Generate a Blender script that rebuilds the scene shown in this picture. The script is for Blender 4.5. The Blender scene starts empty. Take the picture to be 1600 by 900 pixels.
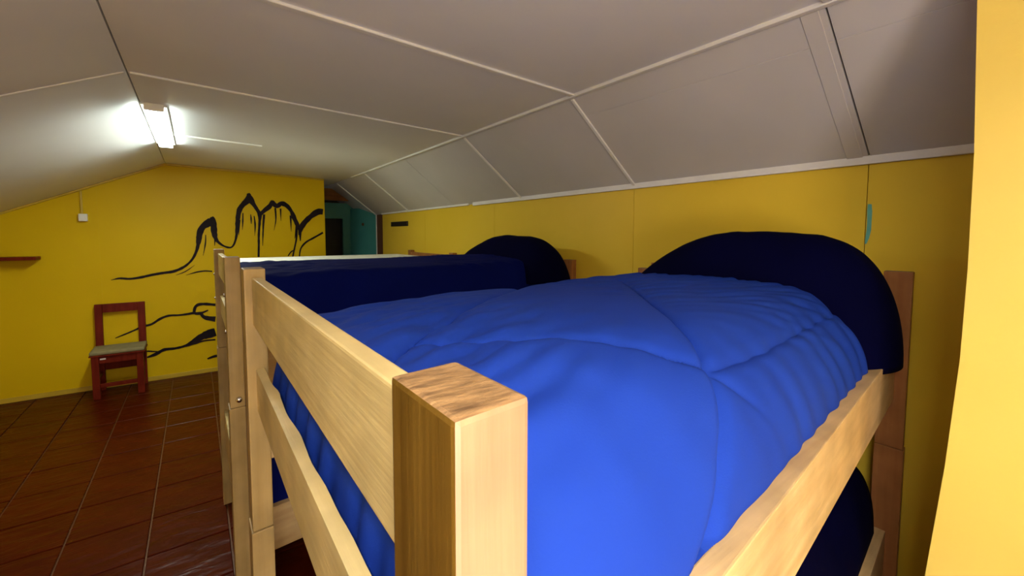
import bpy, bmesh, math, random
from mathutils import Vector, Matrix, noise
random.seed(7)
S = bpy.context.scene

# ------------------------------------------------------------------ camera
EYE = Vector((0, 0, 1.55))
FPX = 666.168
PY0 = 410                                  # row of the optical axis (the frame is cropped off centre)
def _axis(u, v):
    return Vector((u - 800, -(v - PY0), -FPX)).normalized()
AY = _axis(305, 367)                       # world +Y seen in camera space
AX = _axis(1700, 370)                      # world +X
AX = (AX - AY * AX.dot(AY)).normalized()
AZ = AX.cross(AY)
ROT = Matrix((AX, AY, AZ))                 # camera space -> world
cam_d = bpy.data.cameras.new('camera')
cam = bpy.data.objects.new('camera', cam_d)
S.collection.objects.link(cam)
cam.matrix_world = Matrix.Translation(EYE) @ ROT.to_4x4()
cam_d.sensor_width = 36
cam_d.lens = FPX * 36 / 1600
cam_d.shift_y = (PY0 - 450) / 1600
cam_d.clip_start = 0.02
S.camera = cam

def ray(p): return ROT @ Vector((p[0] - 800, -(p[1] - PY0), -FPX))
def on_x(p, x): r = ray(p); return EYE + r * (x / r.x)
def on_y(p, y): r = ray(p); return EYE + r * (y / r.y)

# ------------------------------------------------------------------ world, light, exposure
w = bpy.data.worlds.new('world'); S.world = w; w.use_nodes = True
w.node_tree.nodes['Background'].inputs[0].default_value = (0.75, 0.87, 1, 1)
w.node_tree.nodes['Background'].inputs[1].default_value = 1.0
S.view_settings.view_transform = 'Standard'
S.view_settings.look = 'None'
S.view_settings.exposure = 0.78
S.view_settings.gamma = 1.0

def area(name, loc, rot, sx, sy, power, col):
    d = bpy.data.lights.new(name, 'AREA'); d.shape = 'RECTANGLE'; d.size = sx; d.size_y = sy
    d.energy = power; d.color = col
    o = bpy.data.objects.new(name, d); S.collection.objects.link(o)
    o.location = loc; o.rotation_euler = rot
    return o
WIN = (-0.20, 0.42, 0.80, 1.42)             # daylight window behind the camera: x0 x1 z0 z1
WALL_Y = -0.95
area('window_daylight', ((WIN[0] + WIN[1]) / 2, WALL_Y - 0.03, (WIN[2] + WIN[3]) / 2),
     (math.radians(90), 0, 0), WIN[1] - WIN[0], WIN[3] - WIN[2], 14.5, (1.0, 0.90, 0.92))

# ------------------------------------------------------------------ materials
def mat(name, base, rough=0.6, var=None, scale=3.0, stretch=(1, 1, 1), bump=0.0, bscale=40, spec=0.5, sheen=0, detail=4, ramp=(0.3, 0.7)):
    m = bpy.data.materials.new(name); m.use_nodes = True
    nt = m.node_tree; N = nt.nodes; L = nt.links
    b = N['Principled BSDF']
    b.inputs['Roughness'].default_value = rough
    b.inputs['Specular IOR Level'].default_value = spec
    if sheen: b.inputs['Sheen Weight'].default_value = sheen
    tc = N.new('ShaderNodeTexCoord'); mp = N.new('ShaderNodeMapping')
    L.new(tc.outputs['Object'], mp.inputs[0]); mp.inputs['Scale'].default_value = stretch
    if var:
        n = N.new('ShaderNodeTexNoise'); n.inputs['Scale'].default_value = scale; n.inputs['Detail'].default_value = detail
        L.new(mp.outputs[0], n.inputs['Vector'])
        r = N.new('ShaderNodeValToRGB')
        r.color_ramp.elements[0].position = ramp[0]; r.color_ramp.elements[1].position = ramp[1]
        r.color_ramp.elements[0].color = (*base, 1); r.color_ramp.elements[1].color = (*var, 1)
        L.new(n.outputs['Fac'], r.inputs[0]); L.new(r.outputs[0], b.inputs['Base Color'])
    else:
        b.inputs['Base Color'].default_value = (*base, 1)
    if bump:
        n2 = N.new('ShaderNodeTexNoise'); n2.inputs['Scale'].default_value = bscale; n2.inputs['Detail'].default_value = 5
        L.new(mp.outputs[0], n2.inputs['Vector'])
        bp = N.new('ShaderNodeBump'); bp.inputs['Strength'].default_value = bump; bp.inputs['Distance'].default_value = 0.01
        L.new(n2.outputs['Fac'], bp.inputs['Height']); L.new(bp.outputs[0], b.inputs['Normal'])
    return m

def wood(name, a, b, axis, rough=0.42, fine=1.0):
    st = [26 * fine, 26 * fine, 26 * fine]; st[axis] = 1.3
    m = mat(name, a, rough, b, 1.6, tuple(st), 0.12, 3.0, detail=7, ramp=(0.25, 0.75), spec=0.22)
    nt = m.node_tree; N = nt.nodes; L = nt.links
    # broad blotches of varnish over the grain
    tc = next(n for n in N if n.type == 'TEX_COORD')
    n = N.new('ShaderNodeTexNoise'); n.inputs['Scale'].default_value = 9; n.inputs['Detail'].default_value = 3
    L.new(tc.outputs['Object'], n.inputs['Vector'])
    r = N.new('ShaderNodeMapRange'); r.inputs[1].default_value = .3; r.inputs[2].default_value = .75
    r.inputs[3].default_value = 0.78; r.inputs[4].default_value = 1.12
    L.new(n.outputs['Fac'], r.inputs[0])
    ramp = next(x for x in N if x.type == 'VALTORGB')
    mx = N.new('ShaderNodeVectorMath'); mx.operation = 'SCALE'
    L.new(ramp.outputs[0], mx.inputs[0]); L.new(r.outputs[0], mx.inputs['Scale'])
    L.new(mx.outputs[0], N['Principled BSDF'].inputs['Base Color'])
    return m

def emit(name, col, s):
    m = bpy.data.materials.new(name); m.use_nodes = True
    b = m.node_tree.nodes['Principled BSDF']
    b.inputs['Base Color'].default_value = (*col, 1)
    b.inputs['Emission Color'].default_value = (*col, 1); b.inputs['Emission Strength'].default_value = s
    return m

M = {}
M['yellow'] = mat('yellow_paint', (0.66, 0.43, 0.003), 0.42, (0.72, 0.48, 0.005), 1.2, bump=0.05, bscale=60, spec=0.12)
M['yellow_lit'] = mat('lit_yellow_paint', (0.76, 0.52, 0.035), 0.42, (0.83, 0.58, 0.055), 1.2, bump=0.05, bscale=60, spec=0.12)  # same wall yellow, lightened in the colour to stand for stronger light
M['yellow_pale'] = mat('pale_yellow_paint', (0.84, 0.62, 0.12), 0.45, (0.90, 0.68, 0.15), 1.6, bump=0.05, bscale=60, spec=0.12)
M['yellow_dark'] = mat('yellow_skirting', (0.50, 0.33, 0.02), 0.45, (0.62, 0.42, 0.03), 4)
M['brown_wall'] = mat('brown_paint', (0.10, 0.03, 0.012), 0.6, (0.14, 0.05, 0.015), 3)
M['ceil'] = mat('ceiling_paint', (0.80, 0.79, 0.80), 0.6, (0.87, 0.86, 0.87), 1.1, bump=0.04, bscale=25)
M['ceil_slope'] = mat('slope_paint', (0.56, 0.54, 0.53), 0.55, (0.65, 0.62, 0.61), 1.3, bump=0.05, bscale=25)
M['batten'] = mat('cream_batten', (0.78, 0.76, 0.72), 0.5, (0.86, 0.84, 0.80), 8, spec=0.2)
M['seam'] = mat('seam_dark', (0.10, 0.075, 0.05), 0.8, (0.16, 0.12, 0.09), 10)
M['tile'] = mat('red_clay_tile', (0.055, 0.0052, 0.0004), 0.30, (0.078, 0.0085, 0.0008), 5, (1, 1, 1), spec=0.10)
M['grout'] = mat('grout', (0.12, 0.045, 0.018), 0.35, (0.17, 0.07, 0.03), 12)
WA, WB = (0.50, 0.32, 0.13), (0.66, 0.46, 0.21)
M['wx'] = wood('pine_grain_x', WA, WB, 0); M['wy'] = wood('pine_grain_y', (0.55, 0.395, 0.15), (0.68, 0.53, 0.23), 1); M['wz'] = wood('pine_grain_z', (0.33, 0.155, 0.078), (0.42, 0.215, 0.108), 2)
M['wz2'] = wood('tan_grain_z', (0.33, 0.215, 0.075), (0.44, 0.30, 0.115), 2)
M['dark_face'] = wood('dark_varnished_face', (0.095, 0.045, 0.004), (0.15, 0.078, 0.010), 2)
M['end'] = mat('end_grain', (0.10, 0.05, 0.018), 0.45, (0.36, 0.20, 0.075), 1.5, (26, 90, 30), 0.2, 4, detail=7)
M['headwood'] = wood('orange_pine', (0.32, 0.12, 0.035), (0.43, 0.18, 0.055), 2)
M['headwood_dark'] = wood('brown_stained_board', (0.20, 0.075, 0.02), (0.28, 0.11, 0.03), 0)
M['headwood_y'] = wood('orange_pine_y', (0.32, 0.12, 0.035), (0.43, 0.18, 0.055), 1)
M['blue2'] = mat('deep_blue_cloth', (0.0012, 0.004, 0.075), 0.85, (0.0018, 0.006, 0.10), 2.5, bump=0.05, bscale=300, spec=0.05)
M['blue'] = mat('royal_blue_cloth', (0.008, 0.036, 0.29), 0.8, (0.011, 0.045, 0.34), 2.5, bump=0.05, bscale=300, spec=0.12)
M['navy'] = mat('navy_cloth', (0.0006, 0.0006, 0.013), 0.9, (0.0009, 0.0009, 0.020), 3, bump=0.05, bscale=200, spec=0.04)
M['mattress'] = mat('quilted_white', (0.62, 0.60, 0.48), 0.7, (0.84, 0.83, 0.72), 22, bump=0.3, bscale=18)
M['white'] = mat('white_plastic', (0.78, 0.76, 0.68), 0.35, (0.84, 0.82, 0.75), 6)
M['steel'] = mat('bolt_steel', (0.75, 0.76, 0.78), 0.22, (0.85, 0.85, 0.86), 20); M['steel'].node_tree.nodes['Principled BSDF'].inputs['Metallic'].default_value = 1
M['ink'] = mat('black_mural_paint', (0.010, 0.007, 0.010), 0.6, (0.022, 0.013, 0.016), 9, spec=0.1)
M['teal'] = mat('teal_paint', (0.05, 0.25, 0.24), 0.45, (0.07, 0.30, 0.28), 3)
M['teal_mark'] = mat('teal_mark', (0.10, 0.38, 0.33), 0.6, (0.14, 0.45, 0.36), 30)
M['redwood'] = wood('mahogany', (0.12, 0.010, 0.004), (0.19, 0.020, 0.008), 2, 0.4)
M['redwood'].node_tree.nodes['Principled BSDF'].inputs['Specular IOR Level'].default_value = 0.08
M['seat'] = mat('beige_upholstery', (0.20, 0.17, 0.075), 0.9, (0.27, 0.23, 0.11), 14, bump=0.2, bscale=120)
M['black'] = mat('black_plastic', (0.012, 0.010, 0.010), 0.5, (0.02, 0.018, 0.015), 9)
M['tube'] = emit('lamp_tube', (0.86, 1.0, 0.93), 22)
M['tube_fill'] = emit('fill_lamp_tube', (1.0, 0.98, 1.0), 46)  # glow of the lamp added behind the camera
M['glass'] = mat('pane', (0.8, 0.85, 0.9), 0.1)
nt = M['glass'].node_tree; nt.nodes['Principled BSDF'].inputs['Transmission Weight'].default_value = 1.0

# relief ridges on the tiles: riven slate like streaks
nt = M['tile'].node_tree; N = nt.nodes; L = nt.links
tc = N.new('ShaderNodeTexCoord'); mp = N.new('ShaderNodeMapping'); mp.inputs['Scale'].default_value = (3.2, 9, 1); mp.inputs['Rotation'].default_value = (0, 0, 0.12)
oi = N.new('ShaderNodeObjectInfo'); ad = N.new('ShaderNodeVectorMath'); ad.operation = 'ADD'
L.new(tc.outputs['Object'], ad.inputs[0]); L.new(oi.outputs['Location'], ad.inputs[1]); L.new(ad.outputs[0], mp.inputs[0])
n = N.new('ShaderNodeTexNoise'); n.inputs['Scale'].default_value = 1.5; n.inputs['Detail'].default_value = 3; n.inputs['Distortion'].default_value = 0.6
L.new(mp.outputs[0], n.inputs['Vector'])
bp = N.new('ShaderNodeBump'); bp.inputs['Strength'].default_value = 0.42; bp.inputs['Distance'].default_value = 0.02
L.new(n.outputs['Fac'], bp.inputs['Height']); L.new(bp.outputs[0], N['Principled BSDF'].inputs['Normal'])

# ------------------------------------------------------------------ helpers
def link(name, me, m, parent=None):
    o = bpy.data.objects.new(name, me); S.collection.objects.link(o)
    if m is not None:
        for x in (m if isinstance(m, (list, tuple)) else [m]): me.materials.append(x)
    if parent is not None: o.parent = parent
    return o
def obj(name, bm, m, parent=None, smooth=False, loc=None, rot=None):
    bmesh.ops.recalc_face_normals(bm, faces=bm.faces[:])
    me = bpy.data.meshes.new(name); bm.to_mesh(me); bm.free()
    if smooth:
        for p in me.polygons: p.use_smooth = True
    o = link(name, me, m, parent)
    if loc: o.location = loc
    if rot: o.rotation_euler = rot
    return o
def hexa(bm, vs, bevel=0.0, seg=2):
    """vs: 8 corners, bottom ring then top ring"""
    v = [bm.verts.new(x) for x in vs]
    F = [(0, 3, 2, 1), (4, 5, 6, 7), (0, 1, 5, 4), (1, 2, 6, 5), (2, 3, 7, 6), (3, 0, 4, 7)]
    fs = [bm.faces.new([v[i] for i in f]) for f in F]
    if bevel:
        es = list({e for f in fs for e in f.edges})
        bmesh.ops.bevel(bm, geom=es, offset=bevel, segments=seg, affect='EDGES', profile=0.6)
def box(bm, x0, x1, y0, y1, z0, z1, bevel=0.0, fn=None, seg=2):
    vs = [(x0, y0, z0), (x1, y0, z0), (x1, y1, z0), (x0, y1, z0), (x0, y0, z1), (x1, y0, z1), (x1, y1, z1), (x0, y1, z1)]
    if fn: vs = [fn(*p) for p in vs]
    hexa(bm, vs, bevel, seg)
def bxo(name, b, m, parent=None, bevel=0.0, fn=None, seg=2):
    bm = bmesh.new(); box(bm, *b, bevel=bevel, fn=fn, seg=seg); return obj(name, bm, m, parent)
def cyl(bm, p, q, r, seg=16, r2=None):
    p = Vector(p); q = Vector(q); d = q - p
    mt = Matrix.Translation((p + q) / 2) @ d.to_track_quat('Z', 'Y').to_matrix().to_4x4()
    bmesh.ops.create_cone(bm, cap_ends=True, segments=seg, radius1=r, radius2=r if r2 is None else r2, depth=d.length, matrix=mt)
def tag(o, label=None, cat=None, group=None, kind=None):
    if label: o['label'] = label
    if cat: o['category'] = cat
    if group: o['group'] = group
    if kind: o['kind'] = kind
    return o
def thing(name, label, cat, loc=(0, 0, 0), rz=0, group=None):
    o = bpy.data.objects.new(name, None); o.empty_display_size = 0.05
    S.collection.objects.link(o); o.location = loc; o.rotation_euler = (0, 0, rz)
    return tag(o, label, cat, group)
def smoothstep(a, b, x):
    t = max(0, min(1, (x - a) / (b - a))); return t * t * (3 - 2 * t)

# ------------------------------------------------------------------ room numbers
XR, XL, YE, YB = 2.105, -2.40, 5.85, WALL_Y
RX, RZ = -0.228, 2.306          # ridge
KX, KZ = 1.565, 2.26          # knee between shallow and steep ceiling
WZ = 1.842                    # top of the right wall
SLL = (RZ - 1.748) / (1.406 - 0.228)
ZLW = RZ - SLL * (RX - XL)    # top of left wall
YA = 7.0                      # back of the alcove beyond the mural wall
AXL = 1.345                   # where the mural wall stops

# ------------------------------------------------------------------ floor
bm = bmesh.new(); box(bm, XL, XR, YB, YA, -0.10, -0.012)
floor = obj('floor', bm, M['grout']); tag(floor, kind='structure', label='red clay tiled floor with pale worn grout')
PX, PY, OX, OY = 0.338, 0.349, 0.092, 3.669
def tile_bm(wx, wy):
    b = bmesh.new(); box(b, 0.004, wx - 0.004, 0.004, wy - 0.004, -0.012, 0.0, bevel=0.003, seg=1); return b
me_tile = None
rest = bmesh.new()
ix0 = math.floor((XL - OX) / PX); ix1 = math.ceil((XR - OX) / PX)
iy0 = math.floor((YB - OY) / PY); iy1 = math.ceil((YA - OY) / PY)
cnt = 0
for i in range(ix0, ix1):
    for j in range(iy0, iy1):
        x = OX + i * PX; y = OY + j * PY
        xa, xb, ya, yb = max(x, XL), min(x + PX, XR), max(y, YB), min(y + PY, YA)
        if xb - xa < 0.02 or yb - ya < 0.02: continue
        full = (xb - xa > PX - 1e-4) and (yb - ya > PY - 1e-4)
        seen = (-2.2 < x < 0.4) and (2.0 < y + PY and y < 5.9)
        if seen and full:
            if me_tile is None:
                t = obj('tile', tile_bm(PX, PY), M['tile'], floor); me_tile = t.data
            else:
                t = link('tile', me_tile, None, floor)
            t.location = (x, y, 0.0)
            t.rotation_euler = (random.uniform(-0.003, 0.003), random.uniform(-0.003, 0.003), 0)
        else:
            box(rest, xa + 0.004, xb - 0.004, ya + 0.004, yb - 0.004, -0.012, 0.0)
o = obj('hidden_tiles', rest, M['tile'], floor); o['kind'] = 'stuff'

# ------------------------------------------------------------------ walls
def prism(bm, poly, a, b, axis):
    """poly of 2-D points extruded along axis ('x': points are (y,z); 'y': points are (x,z))"""
    f = (lambda p, t: (t, p[0], p[1])) if axis == 'x' else (lambda p, t: (p[0], t, p[1]))
    A = [bm.verts.new(f(p, a)) for p in poly]; B = [bm.verts.new(f(p, b)) for p in poly]
    bm.faces.new(A[::-1]); bm.faces.new(B)
    n = len(poly)
    for i in range(n): bm.faces.new((A[i], A[(i + 1) % n], B[(i + 1) % n], B[i]))
def prism_obj(name, poly, a, b, axis, m, parent=None, kind=None):
    bm = bmesh.new(); prism(bm, poly, a, b, axis); o = obj(name, bm, m, parent)
    if kind: o['kind'] = kind
    return o
zc = lambda x: (RZ - SLL * (RX - x)) if x < RX else (RZ + (KZ - RZ) * (x - RX) / (KX - RX) if x < KX else KZ + (WZ - KZ) * (x - KX) / (XR - KX))
# mural wall, two boards meeting at a vertical joint
wb = thing('wall_back', None, None); wb['kind'] = 'structure'; wb['label'] = 'yellow end wall with a black brushed mural'
JX = on_y((152, 400), YE).x
prism_obj('panel', [(XL, 0), (JX - 0.003, 0), (JX - 0.003, zc(JX)), (XL, zc(XL))], YE + 0.004, YE + 0.09, 'y', M['yellow'], wb)
prism_obj('panel', [(JX + 0.003, 0), (AXL, 0), (AXL, zc(AXL)), (RX, RZ), (JX + 0.003, zc(JX))], YE, YE + 0.09, 'y', M['yellow'], wb)
o = bxo('cover_strip', (JX - 0.02, JX + 0.02, YE - 0.002, YE + 0.003, 0, zc(JX) - 0.01), M['yellow'], wb)
# right wall boards with recessed joints
wr = thing('wall_right', None, None); wr['kind'] = 'structure'; wr['label'] = 'low yellow wall of painted boards behind the bunk heads'
ys = [YB, 0.52, 1.62, 3.1, 4.5, YE + 0.02]
for a, b in zip(ys, ys[1:]):
    bxo('panel', (XR, XR + 0.06, a + 0.0015, b - 0.0015, 0, WZ + 0.01), M['yellow_lit'], wr)
bxo('end_panel', (XR, XR + 0.06, YE + 0.022, YA, 0, WZ + 0.01), M['brown_wall'], wr)
bxo('backing', (XR + 0.05, XR + 0.09, YB, YA, 0, WZ + 0.05), M['seam'], wr)
# teal paint mark beside the board joint
bm = bmesh.new()
L_, R_ = [], []
for (u1, u2, v) in [(1356, 1362, 319), (1355, 1363, 330), (1355, 1362, 345), (1354, 1361, 360), (1352, 1358, 372), (1351, 1354, 381)]:
    a = on_x((u1, v), XR - 0.001); b = on_x((u2, v), XR - 0.001); L_.append(bm.verts.new(a)); R_.append(bm.verts.new(b))
for i in range(len(L_) - 1): bm.faces.new((L_[i], R_[i], R_[i + 1], L_[i + 1]))
o = obj('paint_mark', bm, M['teal_mark'], wr); o['label'] = 'teal paint smear beside the board joint'
# left, window and closet walls
prism_obj('wall_left', [(YB, 0), (YE, 0), (YE, ZLW), (YB, ZLW)], XL - 0.06, XL, 'x', M['yellow'], None, 'structure')
bm = bmesh.new()
x0, x1, z0, z1 = WIN
zt = 2.4
for (a, b, c, d) in ((XL, x0, 0, zt), (x1, XR, 0, zt), (x0, x1, 0, z0), (x0, x1, z1, zt)):
    box(bm, a, b, YB - 0.10, YB, c, d)
wf = obj('wall_front', bm, M['yellow']); wf['kind'] = 'structure'
wn = thing('window_1', None, None, ((x0 + x1) / 2, YB - 0.06, z0)); wn['kind'] = 'structure'
bm = bmesh.new(); hw = (x1 - x0) / 2
box(bm, -hw, -hw + 0.03, -0.03, 0.02, 0, z1 - z0); box(bm, hw - 0.03, hw, -0.03, 0.02, 0, z1 - z0)
box(bm, -hw + 0.03, hw - 0.03, -0.03, 0.02, 0, 0.03); box(bm, -hw + 0.03, hw - 0.03, -0.03, 0.02, z1 - z0 - 0.03, z1 - z0)
obj('window_frame', bm, M['white'], wn)
bxo('pane', (-hw + 0.03, hw - 0.03, -0.022, -0.018, 0.03, z1 - z0 - 0.03), M['glass'], wn)
# closet wall: its painted face stands on the right, its worn edge is not quite straight
edge = [on_x(p, 1.5) for p in [(1527, 0), (1522, 240), (1512, 420), (1500, 560), (1476, 730), (1445, 900)]]
poly = [(YB, 0.0)] + [(max(0.10, edge[-1].y - 0.01), 0.0)] + [(e.y, e.z) for e in edge[::-1]] + [(edge[0].y, 2.26), (YB, 2.26)]
prism_obj('wall_closet', poly, 1.5, XR, 'x', M['yellow_pale'], None, 'structure')['label'] = 'sunlit yellow wall corner at the right edge'

# baseboards
o = bxo('baseboard_back', (XL, AXL, YE - 0.012, YE, 0, 0.045), M['yellow_dark'], None, 0.003); o['kind'] = 'structure'

# ------------------------------------------------------------------ ceiling: boards, joints, battens
ce = thing('ceiling', None, None); ce['kind'] = 'structure'; ce['label'] = 'grey beige board ceiling with cream battens'
def slab(name, xa, xb, ya, yb, m, th=0.02, up=0.0, parent=ce):
    """board following the ceiling profile between xa and xb (one straight run)"""
    za, zb = zc(xa), zc(xb)
    if xa == RX: za = RZ
    bm = bmesh.new()
    hexa(bm, [(xa, ya, za + up), (xb, ya, zb + up), (xb, yb, zb + up), (xa, yb, za + up),
              (xa, ya, za + up + th), (xb, ya, zb + up + th), (xb, yb, zb + up + th), (xa, yb, za + up + th)])
    return obj(name, bm, m, parent)
G = 0.003
EPS = 1e-5
flat_y = [YB, 0.50, 1.585, 2.69, YE + 0.09, YA]
for a, b in zip(flat_y, flat_y[1:]):
    slab('panel', RX + G, KX - G, a + G / 2, b - G / 2, M['ceil'])
for a, b in zip([YB, 0.50, 1.585, 2.69], [0.50, 1.585, 2.69, YE + 0.09]):
    slab('panel', XL, RX - G, a + G / 2, b - G / 2, M['ceil'])
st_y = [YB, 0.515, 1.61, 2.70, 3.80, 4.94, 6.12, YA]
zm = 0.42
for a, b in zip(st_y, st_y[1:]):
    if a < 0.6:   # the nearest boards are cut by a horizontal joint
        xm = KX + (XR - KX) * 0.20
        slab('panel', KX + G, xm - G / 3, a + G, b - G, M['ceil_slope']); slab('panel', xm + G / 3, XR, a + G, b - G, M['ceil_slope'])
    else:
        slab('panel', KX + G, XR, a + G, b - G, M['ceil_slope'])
for xa, xb in ((XL, RX), (RX, KX), (KX, XR)):
    slab('backing', xa, xb, YB, YA, M['seam'], 0.02, 0.018)
def batten(xa, xb, y, wd=0.022, th=0.010, name='batten', m=None, fn=None):
    za, zb = zc(xa), zc(xb)
    d = Vector((xb - xa, 0, zb - za)).normalized(); nrm = Vector((d.z, 0, -d.x))
    if nrm.z > 0: nrm = -nrm
    A = Vector((xa, 0, za)); B = Vector((xb, 0, zb))
    vs = []
    for off in (0.0, th):
        for P, yy in ((A, y - wd / 2), (B, y - wd / 2), (B, y + wd / 2), (A, y + wd / 2)):
            q = P + nrm * off; vs.append((q.x, yy, q.z))
    bm = bmesh.new(); hexa(bm, vs, th * 0.3, 1)
    return obj(name, bm, m or M['batten'], ce)
batten(RX + 0.01, KX, 2.69, 0.020); batten(-1.9, RX - 0.01, 2.69, 0.018, 0.006); batten(RX + 0.05, KX, 1.585, 0.030); batten(RX + .1, KX, 0.50, 0.026)
for y in (1.61, 2.70, 4.94, 6.12): batten(KX + 0.012, XR - 0.004, y, 0.022 if y < 5 else 0.03)
batten(KX + 0.012, XR - 0.004, 3.80, 0.018, 0.002, m=M['ceil_slope'])
batten(KX + 0.012, XR - 0.004, 0.56, 0.05, 0.003, m=M['ceil_slope'])
def rail_y(name, x, z, ya, yb, sx, sz, m, bev=0.004):
    return bxo(name, (x - sx / 2, x + sx / 2, ya, yb, z - sz / 2, z + sz / 2), m, None, bev)
o = rail_y('trim_1', KX - 0.004, KZ - 0.005, YB, 5.4, 0.024, 0.018, M['batten']); o['kind'] = 'structure'
o = rail_y('trim_2', XR - 0.010, WZ + 0.002, YB, 3.45 - 0.02, 0.022, 0.034, M['batten']); o['kind'] = 'structure'
o = rail_y('trim_3', XR - 0.008, WZ + 0.004, 3.52, YE + 0.02, 0.018, 0.022, M['batten']); o['kind'] = 'structure'
# thin cove along the top of the mural wall
k = 4
for xa, xb in ((XL, RX), (RX, AXL)):
    bm = bmesh.new(); za, zb = zc(xa) if xa != RX else RZ, zc(xb) if xb != RX else RZ
    hexa(bm, [(xa, YE - 0.014, za - 0.022), (xb, YE - 0.014, zb - 0.022), (xb, YE, zb - 0.022), (xa, YE, za - 0.022),
              (xa, YE - 0.014, za - 0.001), (xb, YE - 0.014, zb - 0.001), (xb, YE, zb - 0.001), (xa, YE, za - 0.001)], 0.003, 1)
    o = obj('trim_%d' % k, bm, M['yellow_dark']); o['kind'] = 'structure'; k += 1

# ------------------------------------------------------------------ alcove and door beyond the mural wall
bm = bmesh.new(); yb = 6.72
ox0, ox1, oz = 1.50, 1.80, 1.80            # dark doorway
box(bm, AXL, ox0, yb, yb + 0.06, 0, 2.03); box(bm, ox1, XR, yb, yb + 0.06, 0, 2.03); box(bm, ox0, ox1, yb, yb + 0.06, oz, 2.03)
o = obj('wall_alcove', bm, M['teal']); o['kind'] = 'structure'
o = prism_obj('trim_6', [(AXL, 2.05), (1.84, 2.05), (1.60, 2.215), (AXL, 2.225)], 6.50, 6.54, 'y', M['headwood_dark'], None, 'structure')
o['label'] = 'brown board above the dark alcove'
o = bxo('wall_passage', (AXL - 0.06, AXL - 0.005, YE + 0.09, YA, 0, 2.24), M['brown_wall'], None); o['kind'] = 'structure'
o = bxo('wall_end', (AXL, XR, YA, YA + 0.05, 0, 2.24), M['black'], None); o['kind'] = 'structure'  # coloured black to stand for the unlit depth behind the doorway
A = on_y((547, 326), 6.68); B = on_y((588, 324), 6.10)
dv = Vector((B.x - A.x, B.y - A.y, 0)); wdt = dv.length
dr = thing('door_1', None, None, (A.x, A.y, 0.01), math.atan2(dv.y, dv.x)); dr['kind'] = 'structure'; dr['label'] = 'teal painted door standing ajar'
bxo('door_leaf', (0, wdt - 0.012, 0.0, 0.035, 0, 1.94), M['teal'], dr, 0.002)
bxo('door_edge', (wdt - 0.012, wdt, -0.004, 0.039, 0, 1.94), M['batten'], dr, 0.001)
bm = bmesh.new(); cyl(bm, (wdt * 0.5, 0.0, 1.70), (wdt * 0.5, -0.01, 1.70), 0.022, 12); obj('door_knob', bm, M['brown_wall'], dr)

# ------------------------------------------------------------------ mural (flat paint on the wall)
strokes = [
 [(160,473,2),(200,465,7),(250,467,8),(300,460,9),(350,449,9),(400,440,9),(450,433,10),(490,418,10),(520,398,9),(545,370,9),(563,330,12),(571,290,17),(577,250,21),(592,222,22),(615,206,24),(633,195,24),(636,178,14)],
 [(630,178,14),(638,195,22),(642,225,22),(645,255,20),(655,285,13),(680,308,8),(710,320,7),(730,315,7),(744,285,8),(751,240,13),(754,190,16),(762,145,18),(780,118,18),(800,98,22),(808,68,12)],
 [(803,66,10),(812,90,22),(825,112,16),(842,138,12),(857,165,14),(857,200,10),(853,260,9),(853,310,8),(852,365,8)],
 [(857,168,12),(880,146,14),(905,126,18),(917,100,10)],
 [(912,104,14),(925,118,16),(940,126,14),(960,114,18),(985,125,14),(1005,150,13),(1018,180,16),(1033,212,14),(1045,240,12),(1048,290,3)],
 [(960,108,8),(972,112,8)],
 [(1042,262,6),(1048,240,14),(1060,213,18),(1085,185,19),(1115,161,18),(1135,152,20),(1154,153,20)],
 [(1043,365,5),(1050,325,6),(1075,295,7),(1110,275,7),(1154,250,7)],
 [(1032,220,8),(1029,280,7),(1019,330,6),(1012,365,6)],
 [(990,360,4),(1005,340,5),(1020,333,4)],
 [(604,260,3),(603,300,6),(592,358,1)],[(648,270,8),(646,312,2)],
 [(779,158,4),(778,200,6),(776,238,1)],[(764,190,6),(759,262,2)],[(815,165,3),(817,185,6),(818,210,2)],[(831,172,4),(836,215,6),(834,265,1)],
 [(878,165,9),(874,220,7),(871,312,2)],[(930,135,7),(933,190,5),(924,240,1)],[(955,138,7),(957,195,1)],[(1002,170,8),(1005,245,2)],[(1030,215,8),(1022,278,2)],
 [(465,450,1),(510,432,4),(552,403,1)],[(512,450,1),(560,436,5),(600,430,5),(635,432,5)],
 [(180,745,3),(230,725,6),(270,708,6),(310,690,8),(350,680,8),(390,655,9),(430,640,8),(480,637,7),(520,632,8),(552,626,10)],
 [(650,589,9),(600,585,10),(568,589,11),(554,603,11),(552,627,11),(580,628,10),(616,614,4)],
 [(582,630,12),(600,648,14),(650,656,18)],
 [(325,837,4),(370,820,12),(410,799,10),(460,793,9),(510,780,9),(560,752,18),(600,732,25),(650,716,25)],
 [(318,805,6),(380,808,5),(420,801,3)],[(510,784,5),(560,768,7),(600,757,6),(650,752,5)],[(612,842,6),(650,829,9),(690,826,2)],
 [(180,866,3),(230,846,8),(275,838,3)],
]
bm = bmesh.new()
lay = 0
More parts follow.
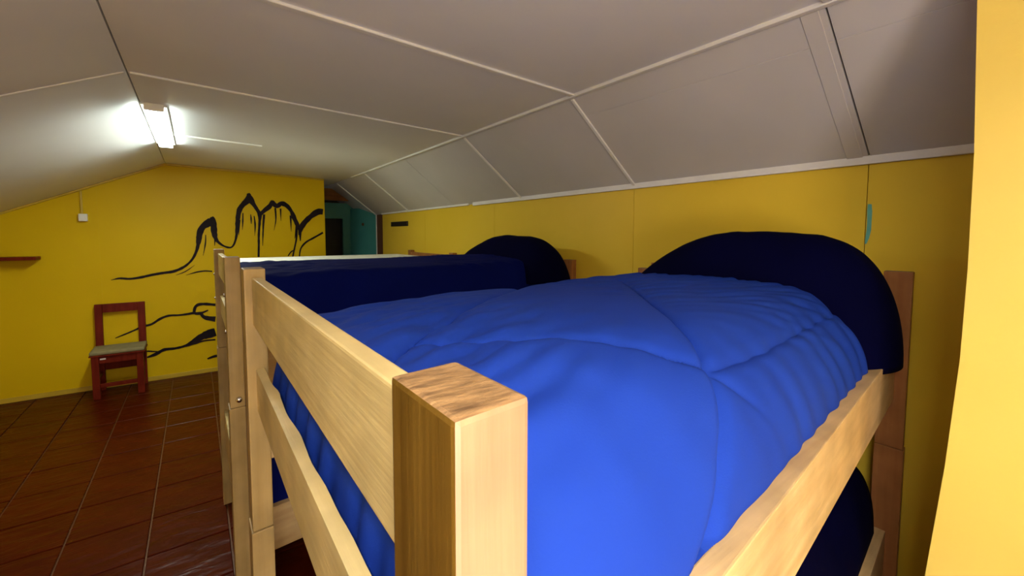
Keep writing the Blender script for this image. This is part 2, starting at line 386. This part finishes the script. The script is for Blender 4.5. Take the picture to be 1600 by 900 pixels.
for s in strokes:
    # smooth resample (Catmull-Rom)
    P = [Vector(p) for p in s]; P = [P[0]] + P + [P[-1]]
    pts = []
    for i in range(1, len(P) - 2):
        for q in range(5):
            t = q / 5
            pts.append(0.5 * ((2 * P[i]) + (P[i + 1] - P[i - 1]) * t + (2 * P[i - 1] - 5 * P[i] + 4 * P[i + 1] - P[i + 2]) * t * t + (3 * P[i] - P[i - 1] - 3 * P[i + 1] + P[i + 2]) * t ** 3))
    pts.append(P[-1])
    lay += 1; yy = YE - 0.0035 - lay * 0.00005
    prev = None
    for i, p in enumerate(pts):
        a = pts[max(0, i - 1)]; b = pts[min(len(pts) - 1, i + 1)]
        d = Vector((b.x - a.x, b.y - a.y)).normalized(); n = Vector((-d.y, d.x))
        wv = max(p.z * (1.15 + 0.012 * p.z), 1.8) * 0.5 * (1 + 0.25 * noise.noise(Vector((p.x * 0.06, p.y * 0.06, lay))))
        q1 = (120 + (p.x + n.x * wv) / 3, 280 + (p.y + n.y * wv) / 3); q2 = (120 + (p.x - n.x * wv) / 3, 280 + (p.y - n.y * wv) / 3)
        v1 = bm.verts.new(on_y(q1, yy)); v2 = bm.verts.new(on_y(q2, yy))
        if prev: bm.faces.new((prev[0], v1, v2, prev[1]))
        prev = (v1, v2)
o = obj('mural', bm, M['ink'], wb); o['label'] = 'black brushed mountain mural painted on the yellow wall'

# ------------------------------------------------------------------ wall fittings
c = on_y((130.5, 340), YE - 0.004)
t = thing('wall_outlet', 'small white outlet box high on the yellow end wall above the chair', 'outlet', (c.x, YE - 0.004, c.z))
bxo('outlet_box', (-0.032, 0.032, -0.035, 0, -0.036, 0.036), M['white'], t, 0.006)
bxo('socket', (-0.018, 0.018, -0.038, -0.034, 0.004, 0.022), M['batten'], t, 0.002); bxo('socket', (-0.018, 0.018, -0.038, -0.034, -0.022, -0.004), M['batten'], t, 0.002)
bxo('conduit', (-0.017, -0.001, -0.012, 0, 0.036, zc(c.x) - c.z - 0.03), M['yellow_dark'], t, 0.003)
p = on_y((52, 402), 5.62)
bm = bmesh.new(); box(bm, -0.70, 0.0, -0.16, 0.0, -0.030, 0.0, 0.004)
t = thing('wall_shelf', 'dark red brown wooden shelf on the yellow wall at the left edge', 'shelf', (p.x, YE, p.z))
obj('shelf_board', bm, M['redwood'], t)
for x in (-0.30, -0.62):
    bm = bmesh.new(); prism(bm, [(-0.13, -0.030), (0, -0.030), (0, -0.085)], x - 0.01, x + 0.01, 'x'); obj('bracket', bm, M['redwood'], t)
a = on_x((612, 347), XR); b = on_x((638, 353), XR)
t = thing('wall_plate', 'small black rectangular plate on the yellow wall near the teal door', 'plate', (XR, (a.y + b.y) / 2, (a.z + b.z) / 2))
hy = abs(a.y - b.y) / 2
bxo('plate', (-0.012, 0, -hy, hy, -0.030, 0.030), M['black'], t, 0.003)
for q in (-1, 1):
    bm = bmesh.new(); cyl(bm, (-0.012, q * (hy - 0.02), 0), (-0.015, q * (hy - 0.02), 0), 0.006, 8); obj('screw', bm, M['seam'], t)

# ceiling lamp beside the ridge, and an added fill lamp hung out of view
def lamp(LY0, LY1, label, power, col, drop=0.0):
    lx = -0.166; lz = zc(lx) - drop; hw_ = 0.060 if not drop else 0.024
    t = thing('fluorescent_lamp', label, 'lamp', (lx, (LY0 + LY1) / 2, lz))
    hl = (LY1 - LY0) / 2
    bxo('housing', (-hw_, hw_, -hl, hl, -0.012, 0.0), M['white'], t, 0.003)
    for s in (-1, 1):
        bxo('end_cap', (-0.046, 0.046, s * hl - 0.010, s * hl + 0.010, -0.040, 0.0), M['white'], t, 0.004)
        bm = bmesh.new(); cyl(bm, (s * 0.030, -hl + 0.012, -0.026), (s * 0.030, hl - 0.012, -0.026), 0.014, 16); obj('tube', bm, M['tube_fill'] if drop else M['tube'], t, True)
        if drop:
            bm = bmesh.new(); cyl(bm, (0, s * hl * 0.7, 0), (0, s * hl * 0.7, drop - 0.004), 0.003, 8); obj('hanging_rod', bm, M['steel'], t)
    area('fluorescent_glow', (lx, (LY0 + LY1) / 2, lz - 0.046), (0, 0, 0), 0.09, hl * 1.9, power, col)
lamp(3.25, 4.55, 'lit twin tube fluorescent lamp on the ceiling ridge before the mural', 10.5, (0.98, 1.0, 0.88))
lamp(-0.90, -0.10, 'fluorescent lamp on two rods, added out of view to brighten the near end of the room', 13.0, (1.0, 0.98, 0.97), 0.32)  # unseen lamp, added to brighten the ceiling and the bed tops
bm = bmesh.new(); box(bm, -0.10, 0.47, 4.10, 4.115, -0.012, 0.0, 0.002, fn=lambda x, y, z: (x, y, zc(x) + z))
tag(obj('cable_cover', bm, M['white']), 'thin white cable cover running across the ceiling from the lamp', 'cable')

# ------------------------------------------------------------------ chair
t = thing('wooden_chair', 'dark red wooden chair with beige padded seat against the yellow wall', 'chair', (-0.637, 5.47, 0))
def part(n, b, m=M['redwood'], bev=0.004): return bxo(n, b, m, t, bev)
for s in (-1, 1):
    a, b = (-0.186, -0.133) if s < 0 else (0.133, 0.186)
    part('front_leg', (a, b, 0.0, 0.045, 0, 0.405))
    # back post leans a little
    bm = bmesh.new()
    box(bm, a, b, 0.30, 0.34, 0, 0.42, 0.004); box(bm, a - 0.004 * (s < 0), b + 0.004 * (s > 0), 0.30, 0.34, 0.42, 0.858, 0.004, fn=lambda x, y, z: (x, y + (z - 0.42) * 0.06, z))
    obj('back_post', bm, M['redwood'], t)
    part('side_rail', ((a + b) / 2 - 0.012, (a + b) / 2 + 0.012, 0.045, 0.30, 0.345, 0.405)); part('side_stretcher', ((a + b) / 2 - 0.01, (a + b) / 2 + 0.01, 0.045, 0.30, 0.16, 0.195))
part('front_rail', (-0.133, 0.133, 0.010, 0.032, 0.335, 0.405)); part('rear_rail', (-0.133, 0.133, 0.31, 0.33, 0.335, 0.405))
part('front_stretcher', (-0.133, 0.133, 0.008, 0.036, 0.105, 0.140)); part('rear_stretcher', (-0.133, 0.133, 0.31, 0.33, 0.20, 0.27))
bm = bmesh.new(); box(bm, -0.133, 0.133, 0.305, 0.338, 0.775, 0.858, 0.004, fn=lambda x, y, z: (x, y + (z - 0.42) * 0.06, z)); obj('top_rail', bm, M['redwood'], t)
part('seat_board', (-0.200, 0.200, -0.012, 0.30, 0.405, 0.418))
bm = bmesh.new(); box(bm, -0.197, 0.197, -0.010, 0.298, 0.418, 0.455, 0.014, seg=3)
o = obj('cushion', bm, M['seat'], t, True); o['label'] = 'beige padded seat'
o = part('paper_tag', (-0.125, -0.085, 0.006, 0.0095, 0.372, 0.385), M['white'], 0); o['label'] = 'small white tag'

# ------------------------------------------------------------------ bunk beds
def bunk(x0, y0, k, zt, zh, zj, W, label, Lx=1.958, far=0.0):
    t = thing('bunk_bed', label, 'bed', (x0, y0, 0), 0, 'pine bunk beds in a row')
    sh = lambda x, y, z: (x, y + k * x, z)
    PXw, PYw = 0.048, 0.080
    f = lambda n, b, m, bev=0.003: bxo(n, b, m, t, bev, sh)
    for (x, top, mm) in ((0, zt, M['wz']), (Lx - PXw, zh, M['headwood'])):
        for y in (0, W - PYw):
            if x == 0: mm = M['wz'] if (k == 0.098 and y == 0) else M['wz2']
            o = bxo('post', (x, x + PXw, y, y + PYw, zj + 0.001, top - (far if x > 0 and y > 0 else 0)), [mm, M['end'], M['dark_face']], t, 0.0035, sh)
            for p in o.data.polygons:
                if p.normal.z > 0.9: p.material_index = 1
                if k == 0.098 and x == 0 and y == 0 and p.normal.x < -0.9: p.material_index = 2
            bxo('lower_post', (x - 0.003, x + PXw, y - 0.003, y + PYw, 0, zj), [mm, M['end']], t, 0.003, sh)
    # foot rails (upper bunk), head rails
    for (x, mm, top) in ((0.017, M['wy'], zt), (Lx - 0.039, M['headwood_y'], zh)):
        f('end_rail', (x, x + 0.022, PYw, W - PYw, top - 0.142, top - 0.022), mm)
        # the lower board has a wavy inner edge
        bm = bmesh.new(); n = 40; prev = None
        za, zb = top - 0.362, top - 0.255
        for i in range(n + 1):
            y = PYw + (W - 2 * PYw) * i / n
            wv = 0.004 * noise.noise(Vector((0, y * 9, x))) + 0.0035 * math.exp(-((y - 0.86) / 0.03) ** 2)
            ring = [bm.verts.new(sh(x + a, y, b)) for a, b in ((0.003, za), (0.020, za), (0.021 + wv, zb), (0.003, zb - 0.002))]
            if prev:
                for q in range(4): bm.faces.new((prev[q], prev[(q + 1) % 4], ring[(q + 1) % 4], ring[q]))
            else: bm.faces.new(ring[::-1])
            prev = ring
        bm.faces.new(prev); obj('end_rail', bm, mm, t)
        f('lower_end_rail', (x, x + 0.024, PYw, W - PYw, zj - 0.57, zj - 0.36), mm)
    for (b0, nm, sn) in ((zt - 0.505, 'side_rail', 'slat'), (0.29, 'lower_side_rail', 'lower_slat')):
        for y in (0.033, W - 0.067):
            f(nm, (PXw - 0.004, Lx - PXw + 0.004, y, y + 0.034, b0, b0 + 0.178), M['wx'])
        first = None
        for i in range(9):
            xx = 0.12 + i * (Lx - 0.34) / 8
            if first is None:
                first = f(sn, (xx, xx + 0.09, 0.067, W - 0.067, b0 + 0.02, b0 + 0.035), M['wy'], 0); x_first = xx
            else:
                c = first.copy(); S.collection.objects.link(c); c.location = (xx - x_first, k * (xx - x_first), 0)
    # bolts through the foot posts
    for y in ((PYw / 2, W - PYw / 2) if k > 0.099 else ()):
        for z in (zt - 0.14, zt - 0.275):
            bm = bmesh.new(); cyl(bm, (0, y, z), (-0.006, y, z), 0.007, 12, 0.005); obj('bolt', bm, M['steel'], t, True)
    if k > 0.099: bm = bmesh.new(); cyl(bm, (0.028, 0, zj + 0.03), (0.028, -0.010, zj + 0.03), 0.011, 14, 0.008); obj('bolt', bm, M['steel'], t, True)
    return t

B1 = dict(x0=0.092, y0=0.168, k=0.098, zt=1.465, W=1.15)
B2 = dict(x0=0.080, y0=1.83, k=0.100, zt=1.47, W=1.13)
B3 = dict(x0=0.21, y0=3.62, k=0.045, zt=1.35, W=1.10)
bunk(**B1, zh=1.425, zj=0.785, far=0.055, label='nearest honey pine bunk bed, its square post in the foreground')
bunk(**B2, zh=1.39, zj=0.915, label='middle honey pine bunk bed, under the dark blue covers behind the nearest bed')
bunk(**B3, zh=1.378, zj=0.66, label='farthest pine bunk bed, carrying the bare white mattress', Lx=1.86)

# ---- quilted comforter
def seam_dist(segs, x, y):
    best = 9
    for (ax, ay, bx, by) in segs:
        dx, dy = bx - ax, by - ay
        t = max(0, min(1, ((x - ax) * dx + (y - ay) * dy) / (dx * dx + dy * dy)))
        d = math.hypot(x - ax - t * dx, y - ay - t * dy)
        if d < best: best = d
    return best
def comforter(name, B, x_a, x_b, z_edge, z_edge_far, H, Rn, Rf, Rfoot, zfoot, m, label, nx, ny, segs=(), fold=1.0, group=None, inset=0.069, crown=0.02, foot_dip=0.0):
    """x_a..x_b along the bed, across from rail to rail; z_edge bottom at near rail, H top height"""
    W = B['W']; y_in, y_out = inset, W - inset
    me = bpy.data.meshes.new(name); V = []; F = []
    for i in range(nx + 1):
        s = i / nx
        # first 14% of rows go down the foot side
        if s < 0.14:
            th = s / 0.14 * math.pi / 2
            X = x_a + Rfoot * (1 - math.cos(th)); fz = math.sin(th) ** 0.8
        else:
            X = x_a + Rfoot + (x_b - x_a - Rfoot) * (s - 0.14) / 0.86; fz = 1.0
        for j in range(ny + 1):
            q = j / ny
            if q < 0.34:
                th = q / 0.34 * math.pi / 2; Y = y_in + Rn * (1 - math.cos(th)); g = math.sin(th) ** 0.9; lo = z_edge
            elif q > 0.86:
                th = (1 - q) / 0.14 * math.pi / 2; Y = y_out - Rf * (1 - math.cos(th)); g = math.sin(th); lo = z_edge_far
            else:
                Y = y_in + Rn + (y_out - Rf - y_in - Rn) * (q - 0.34) / 0.52; g = 1.0; lo = z_edge
            top = H + crown * math.sin(math.pi * min(1, max(0, (Y - y_in) / (y_out - y_in)))) - foot_dip * (1 - smoothstep(0.0, 0.5, X - x_a))
            n1 = noise.noise(Vector((X * 2.2, Y * 2.6, 1.3)))
            top += 0.006 * n1 * fold
            # soft wrinkles that run across the foot corner
            n2 = noise.noise(Vector((X * 9 + Y * 3, Y * 22 - X * 7, 4.1)))
            cw = math.exp(-((X - x_a - 0.22) / 0.25) ** 2)
            top += 0.013 * n2 * cw * fold
            n3 = noise.noise(Vector((X * 5, Y * 30 + X * 14, 8.1)))
            top += 0.009 * n3 * fold * smoothstep(0.7, 1.3, X)
            if segs:
                d = seam_dist(segs, X, Y)
                top -= 0.012 * math.exp(-(d / 0.0105) ** 2) + 0.007 * math.exp(-(d / 0.045) ** 2)
            z = lo + (top - lo) * g
            if fz < 1: z = zfoot + (z - zfoot) * fz if z > zfoot else z
            # vertical folds hanging on the near side
            if g < 1 and q < 0.34:
                amp = 0.0045 * (1 - g) ** 0.3 * g ** 0.3 * fold
                Y += amp * noise.noise(Vector((X * 16 + 3 * z, 0.3, z * 3))) + 0.25 * amp * math.sin(X * 37 + 6 * z)
                if segs:
                    d = abs(X - (0.40 + 1.35 * (z - 1.12))); Y += (0.012 + 0.012 * (1 - g)) * math.exp(-(d / (0.012 + 0.016 * (1 - g))) ** 2) * min(1, (1 - g) * 5) * (1 if q > 0.02 else 0)
                    Y += 0.0035 * math.sin(X * 62 + 9 * z + 2 * noise.noise(Vector((X * 4, z * 5, 2)))) * smoothstep(0.6, 0.9, X) * min(1, 4 * g * (1 - g) + 0.15)
            if fz < 1:
                amp = 0.006 * (1 - fz) ** 0.4 * fold
                X2 = X + amp * (noise.noise(Vector((Y * 24, 2.2, z * 3))) + 0.8 * math.sin(Y * 62 + 14 * z))
            else: X2 = X
            V.append((X2, Y + B['k'] * X2, z))
    for i in range(nx):
        for j in range(ny):
            a = i * (ny + 1) + j; F.append((a, a + 1, a + ny + 2, a + ny + 1))
    me.from_pydata(V, [], F); me.update()
    for p in me.polygons: p.use_smooth = True
    o = link(name, me, m); o.location = (B['x0'], B['y0'], 0)
    sd = o.modifiers.new('s', 'SOLIDIFY'); sd.thickness = 0.01; sd.offset = -1
    tag(o, label, 'comforter', group)
    return o

SEAMS_PX = [
 [(588,580),(600,552),(640,520),(700,497),(760,467),(822,437)],
 [(640,520),(720,522),(860,519),(960,528),(1040,545),(1100,562)],
 [(968,436),(1010,465),(1058,500),(1090,535),(1106,575)],
 [(1106,565),(1180,540),(1260,500),(1330,470)],
 [(1106,570),(1150,600),(1200,650),(1240,690)],
]
segs = []
for pl in SEAMS_PX:
    w_ = []
    for p in pl:
        r = ray(p); zz = 1.405
        for _ in range(6):
            q = EYE + r * ((zz - EYE.z) / r.z)
            X = q.x - B1['x0']; Y = q.y - B1['y0'] - B1['k'] * X
            d = (Y - 0.069) / 0.26
            zz = 0.5 * zz + 0.5 * (1.10 + 0.275 * (max(0, 1 - (1 - min(1, max(d, 0.02))) ** 2)) ** 0.45)
        w_.append((X, Y))
    segs += [(a[0], a[1], b[0], b[1]) for a, b in zip(w_, w_[1:])]
comforter('comforter', B1, 0.058, 1.60, 1.10, 1.12, 1.352, 0.26, 0.10, 0.07, 1.03, M['blue'],
          'bright royal blue quilted comforter on the nearest bunk bed', 320, 250, segs, crown=0.022, foot_dip=0.02)
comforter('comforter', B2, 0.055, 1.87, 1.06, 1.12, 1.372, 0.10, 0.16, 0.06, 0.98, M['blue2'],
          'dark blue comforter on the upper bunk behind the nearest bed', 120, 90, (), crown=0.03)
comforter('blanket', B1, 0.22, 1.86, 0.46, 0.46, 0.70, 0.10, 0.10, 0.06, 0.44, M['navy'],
          'navy blanket added to darken the lower bunk of the nearest bed', 60, 40, ())  # assumed blanket, near black so the space below the rail stays dark
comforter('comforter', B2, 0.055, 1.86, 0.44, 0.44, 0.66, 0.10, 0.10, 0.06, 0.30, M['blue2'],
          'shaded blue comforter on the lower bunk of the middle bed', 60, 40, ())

# mattresses under the covers, and the bare one
def mattress(B, xa, xb, za, zb, label, bev=0.03, ins=0.10):
    bm = bmesh.new(); k = B['k']
    box(bm, xa, xb, ins, B['W'] - ins, za, zb, bev, fn=lambda x, y, z: (x, y + k * x, z), seg=4)
    o = obj('mattress', bm, M['mattress'], None, True); o.location = (B['x0'], B['y0'], 0); return tag(o, label, 'mattress')
mattress(B1, 0.16, 1.50, 0.9955, 1.22, 'mattress hidden under the bright royal blue comforter, nearest upper bunk', 0.04, 0.24)
mattress(B2, 0.12, 1.50, 1.0005, 1.30, 'mattress hidden under the dark blue comforter, middle upper bunk', 0.04, 0.14)
mattress(B3, 0.045, 1.66, 0.8805, 1.338, 'bare white patterned mattress on the farthest bunk, beyond the blue beds', 0.025, 0.062)

mattress(B1, 0.30, 1.80, 0.3255, 0.62, 'mattress hidden under the added navy blanket, nearest lower bunk', 0.04, 0.17)
mattress(B2, 0.12, 1.80, 0.3255, 0.60, 'mattress hidden under the shaded blue comforter, middle lower bunk', 0.04, 0.17)

# pillows: wide dark humps at the head of the two covered beds
def pillow(B, x_mid, hx, ya, yb, z0, z1, label, skew=0.0):
    nx, ny = 48, 90
    V = []; F = []
    for i in range(nx + 1):
        a = -1 + 2 * i / nx
        for j in range(ny + 1):
            b = -1 + 2 * j / ny
            # concentrate samples near the rim
            aa = math.sin(a * math.pi / 2); bb = math.sin(b * math.pi / 2)
            bs = bb + skew * (1 - bb * bb)
            pf = max(0, 1 - abs(aa) ** 2.6) ** 0.5 * (max(0, 1 - abs(bb) ** 4.2) ** 0.5 if bb < 0 else max(0, 1 - abs(bb) ** 1.9) ** 0.85)
            X = x_mid + hx * aa; Y = (ya + yb) / 2 + (yb - ya) / 2 * bs
            if bb < 0: Y += 0.06 * bb * bb * aa * aa
            z = z0 + (z1 - z0) * pf * (1 + 0.03 * noise.noise(Vector((X * 6, Y * 5, 3))))
            z += 0.006 * noise.noise(Vector((X * 18, Y * 14, 7))) * pf
            V.append((X - B['x0'], Y - B['y0'], z))
    for i in range(nx):
        for j in range(ny):
            c = i * (ny + 1) + j; F.append((c, c + 1, c + ny + 2, c + ny + 1))
    me = bpy.data.meshes.new('pillow'); me.from_pydata(V, [], F); me.update()
    for p in me.polygons: p.use_smooth = True
    o = link('pillow', me, M['navy']); o.location = (B['x0'], B['y0'], 0)
    sd = o.modifiers.new('s', 'SOLIDIFY'); sd.thickness = 0.008; sd.offset = -1
    return tag(o, label, 'pillow')
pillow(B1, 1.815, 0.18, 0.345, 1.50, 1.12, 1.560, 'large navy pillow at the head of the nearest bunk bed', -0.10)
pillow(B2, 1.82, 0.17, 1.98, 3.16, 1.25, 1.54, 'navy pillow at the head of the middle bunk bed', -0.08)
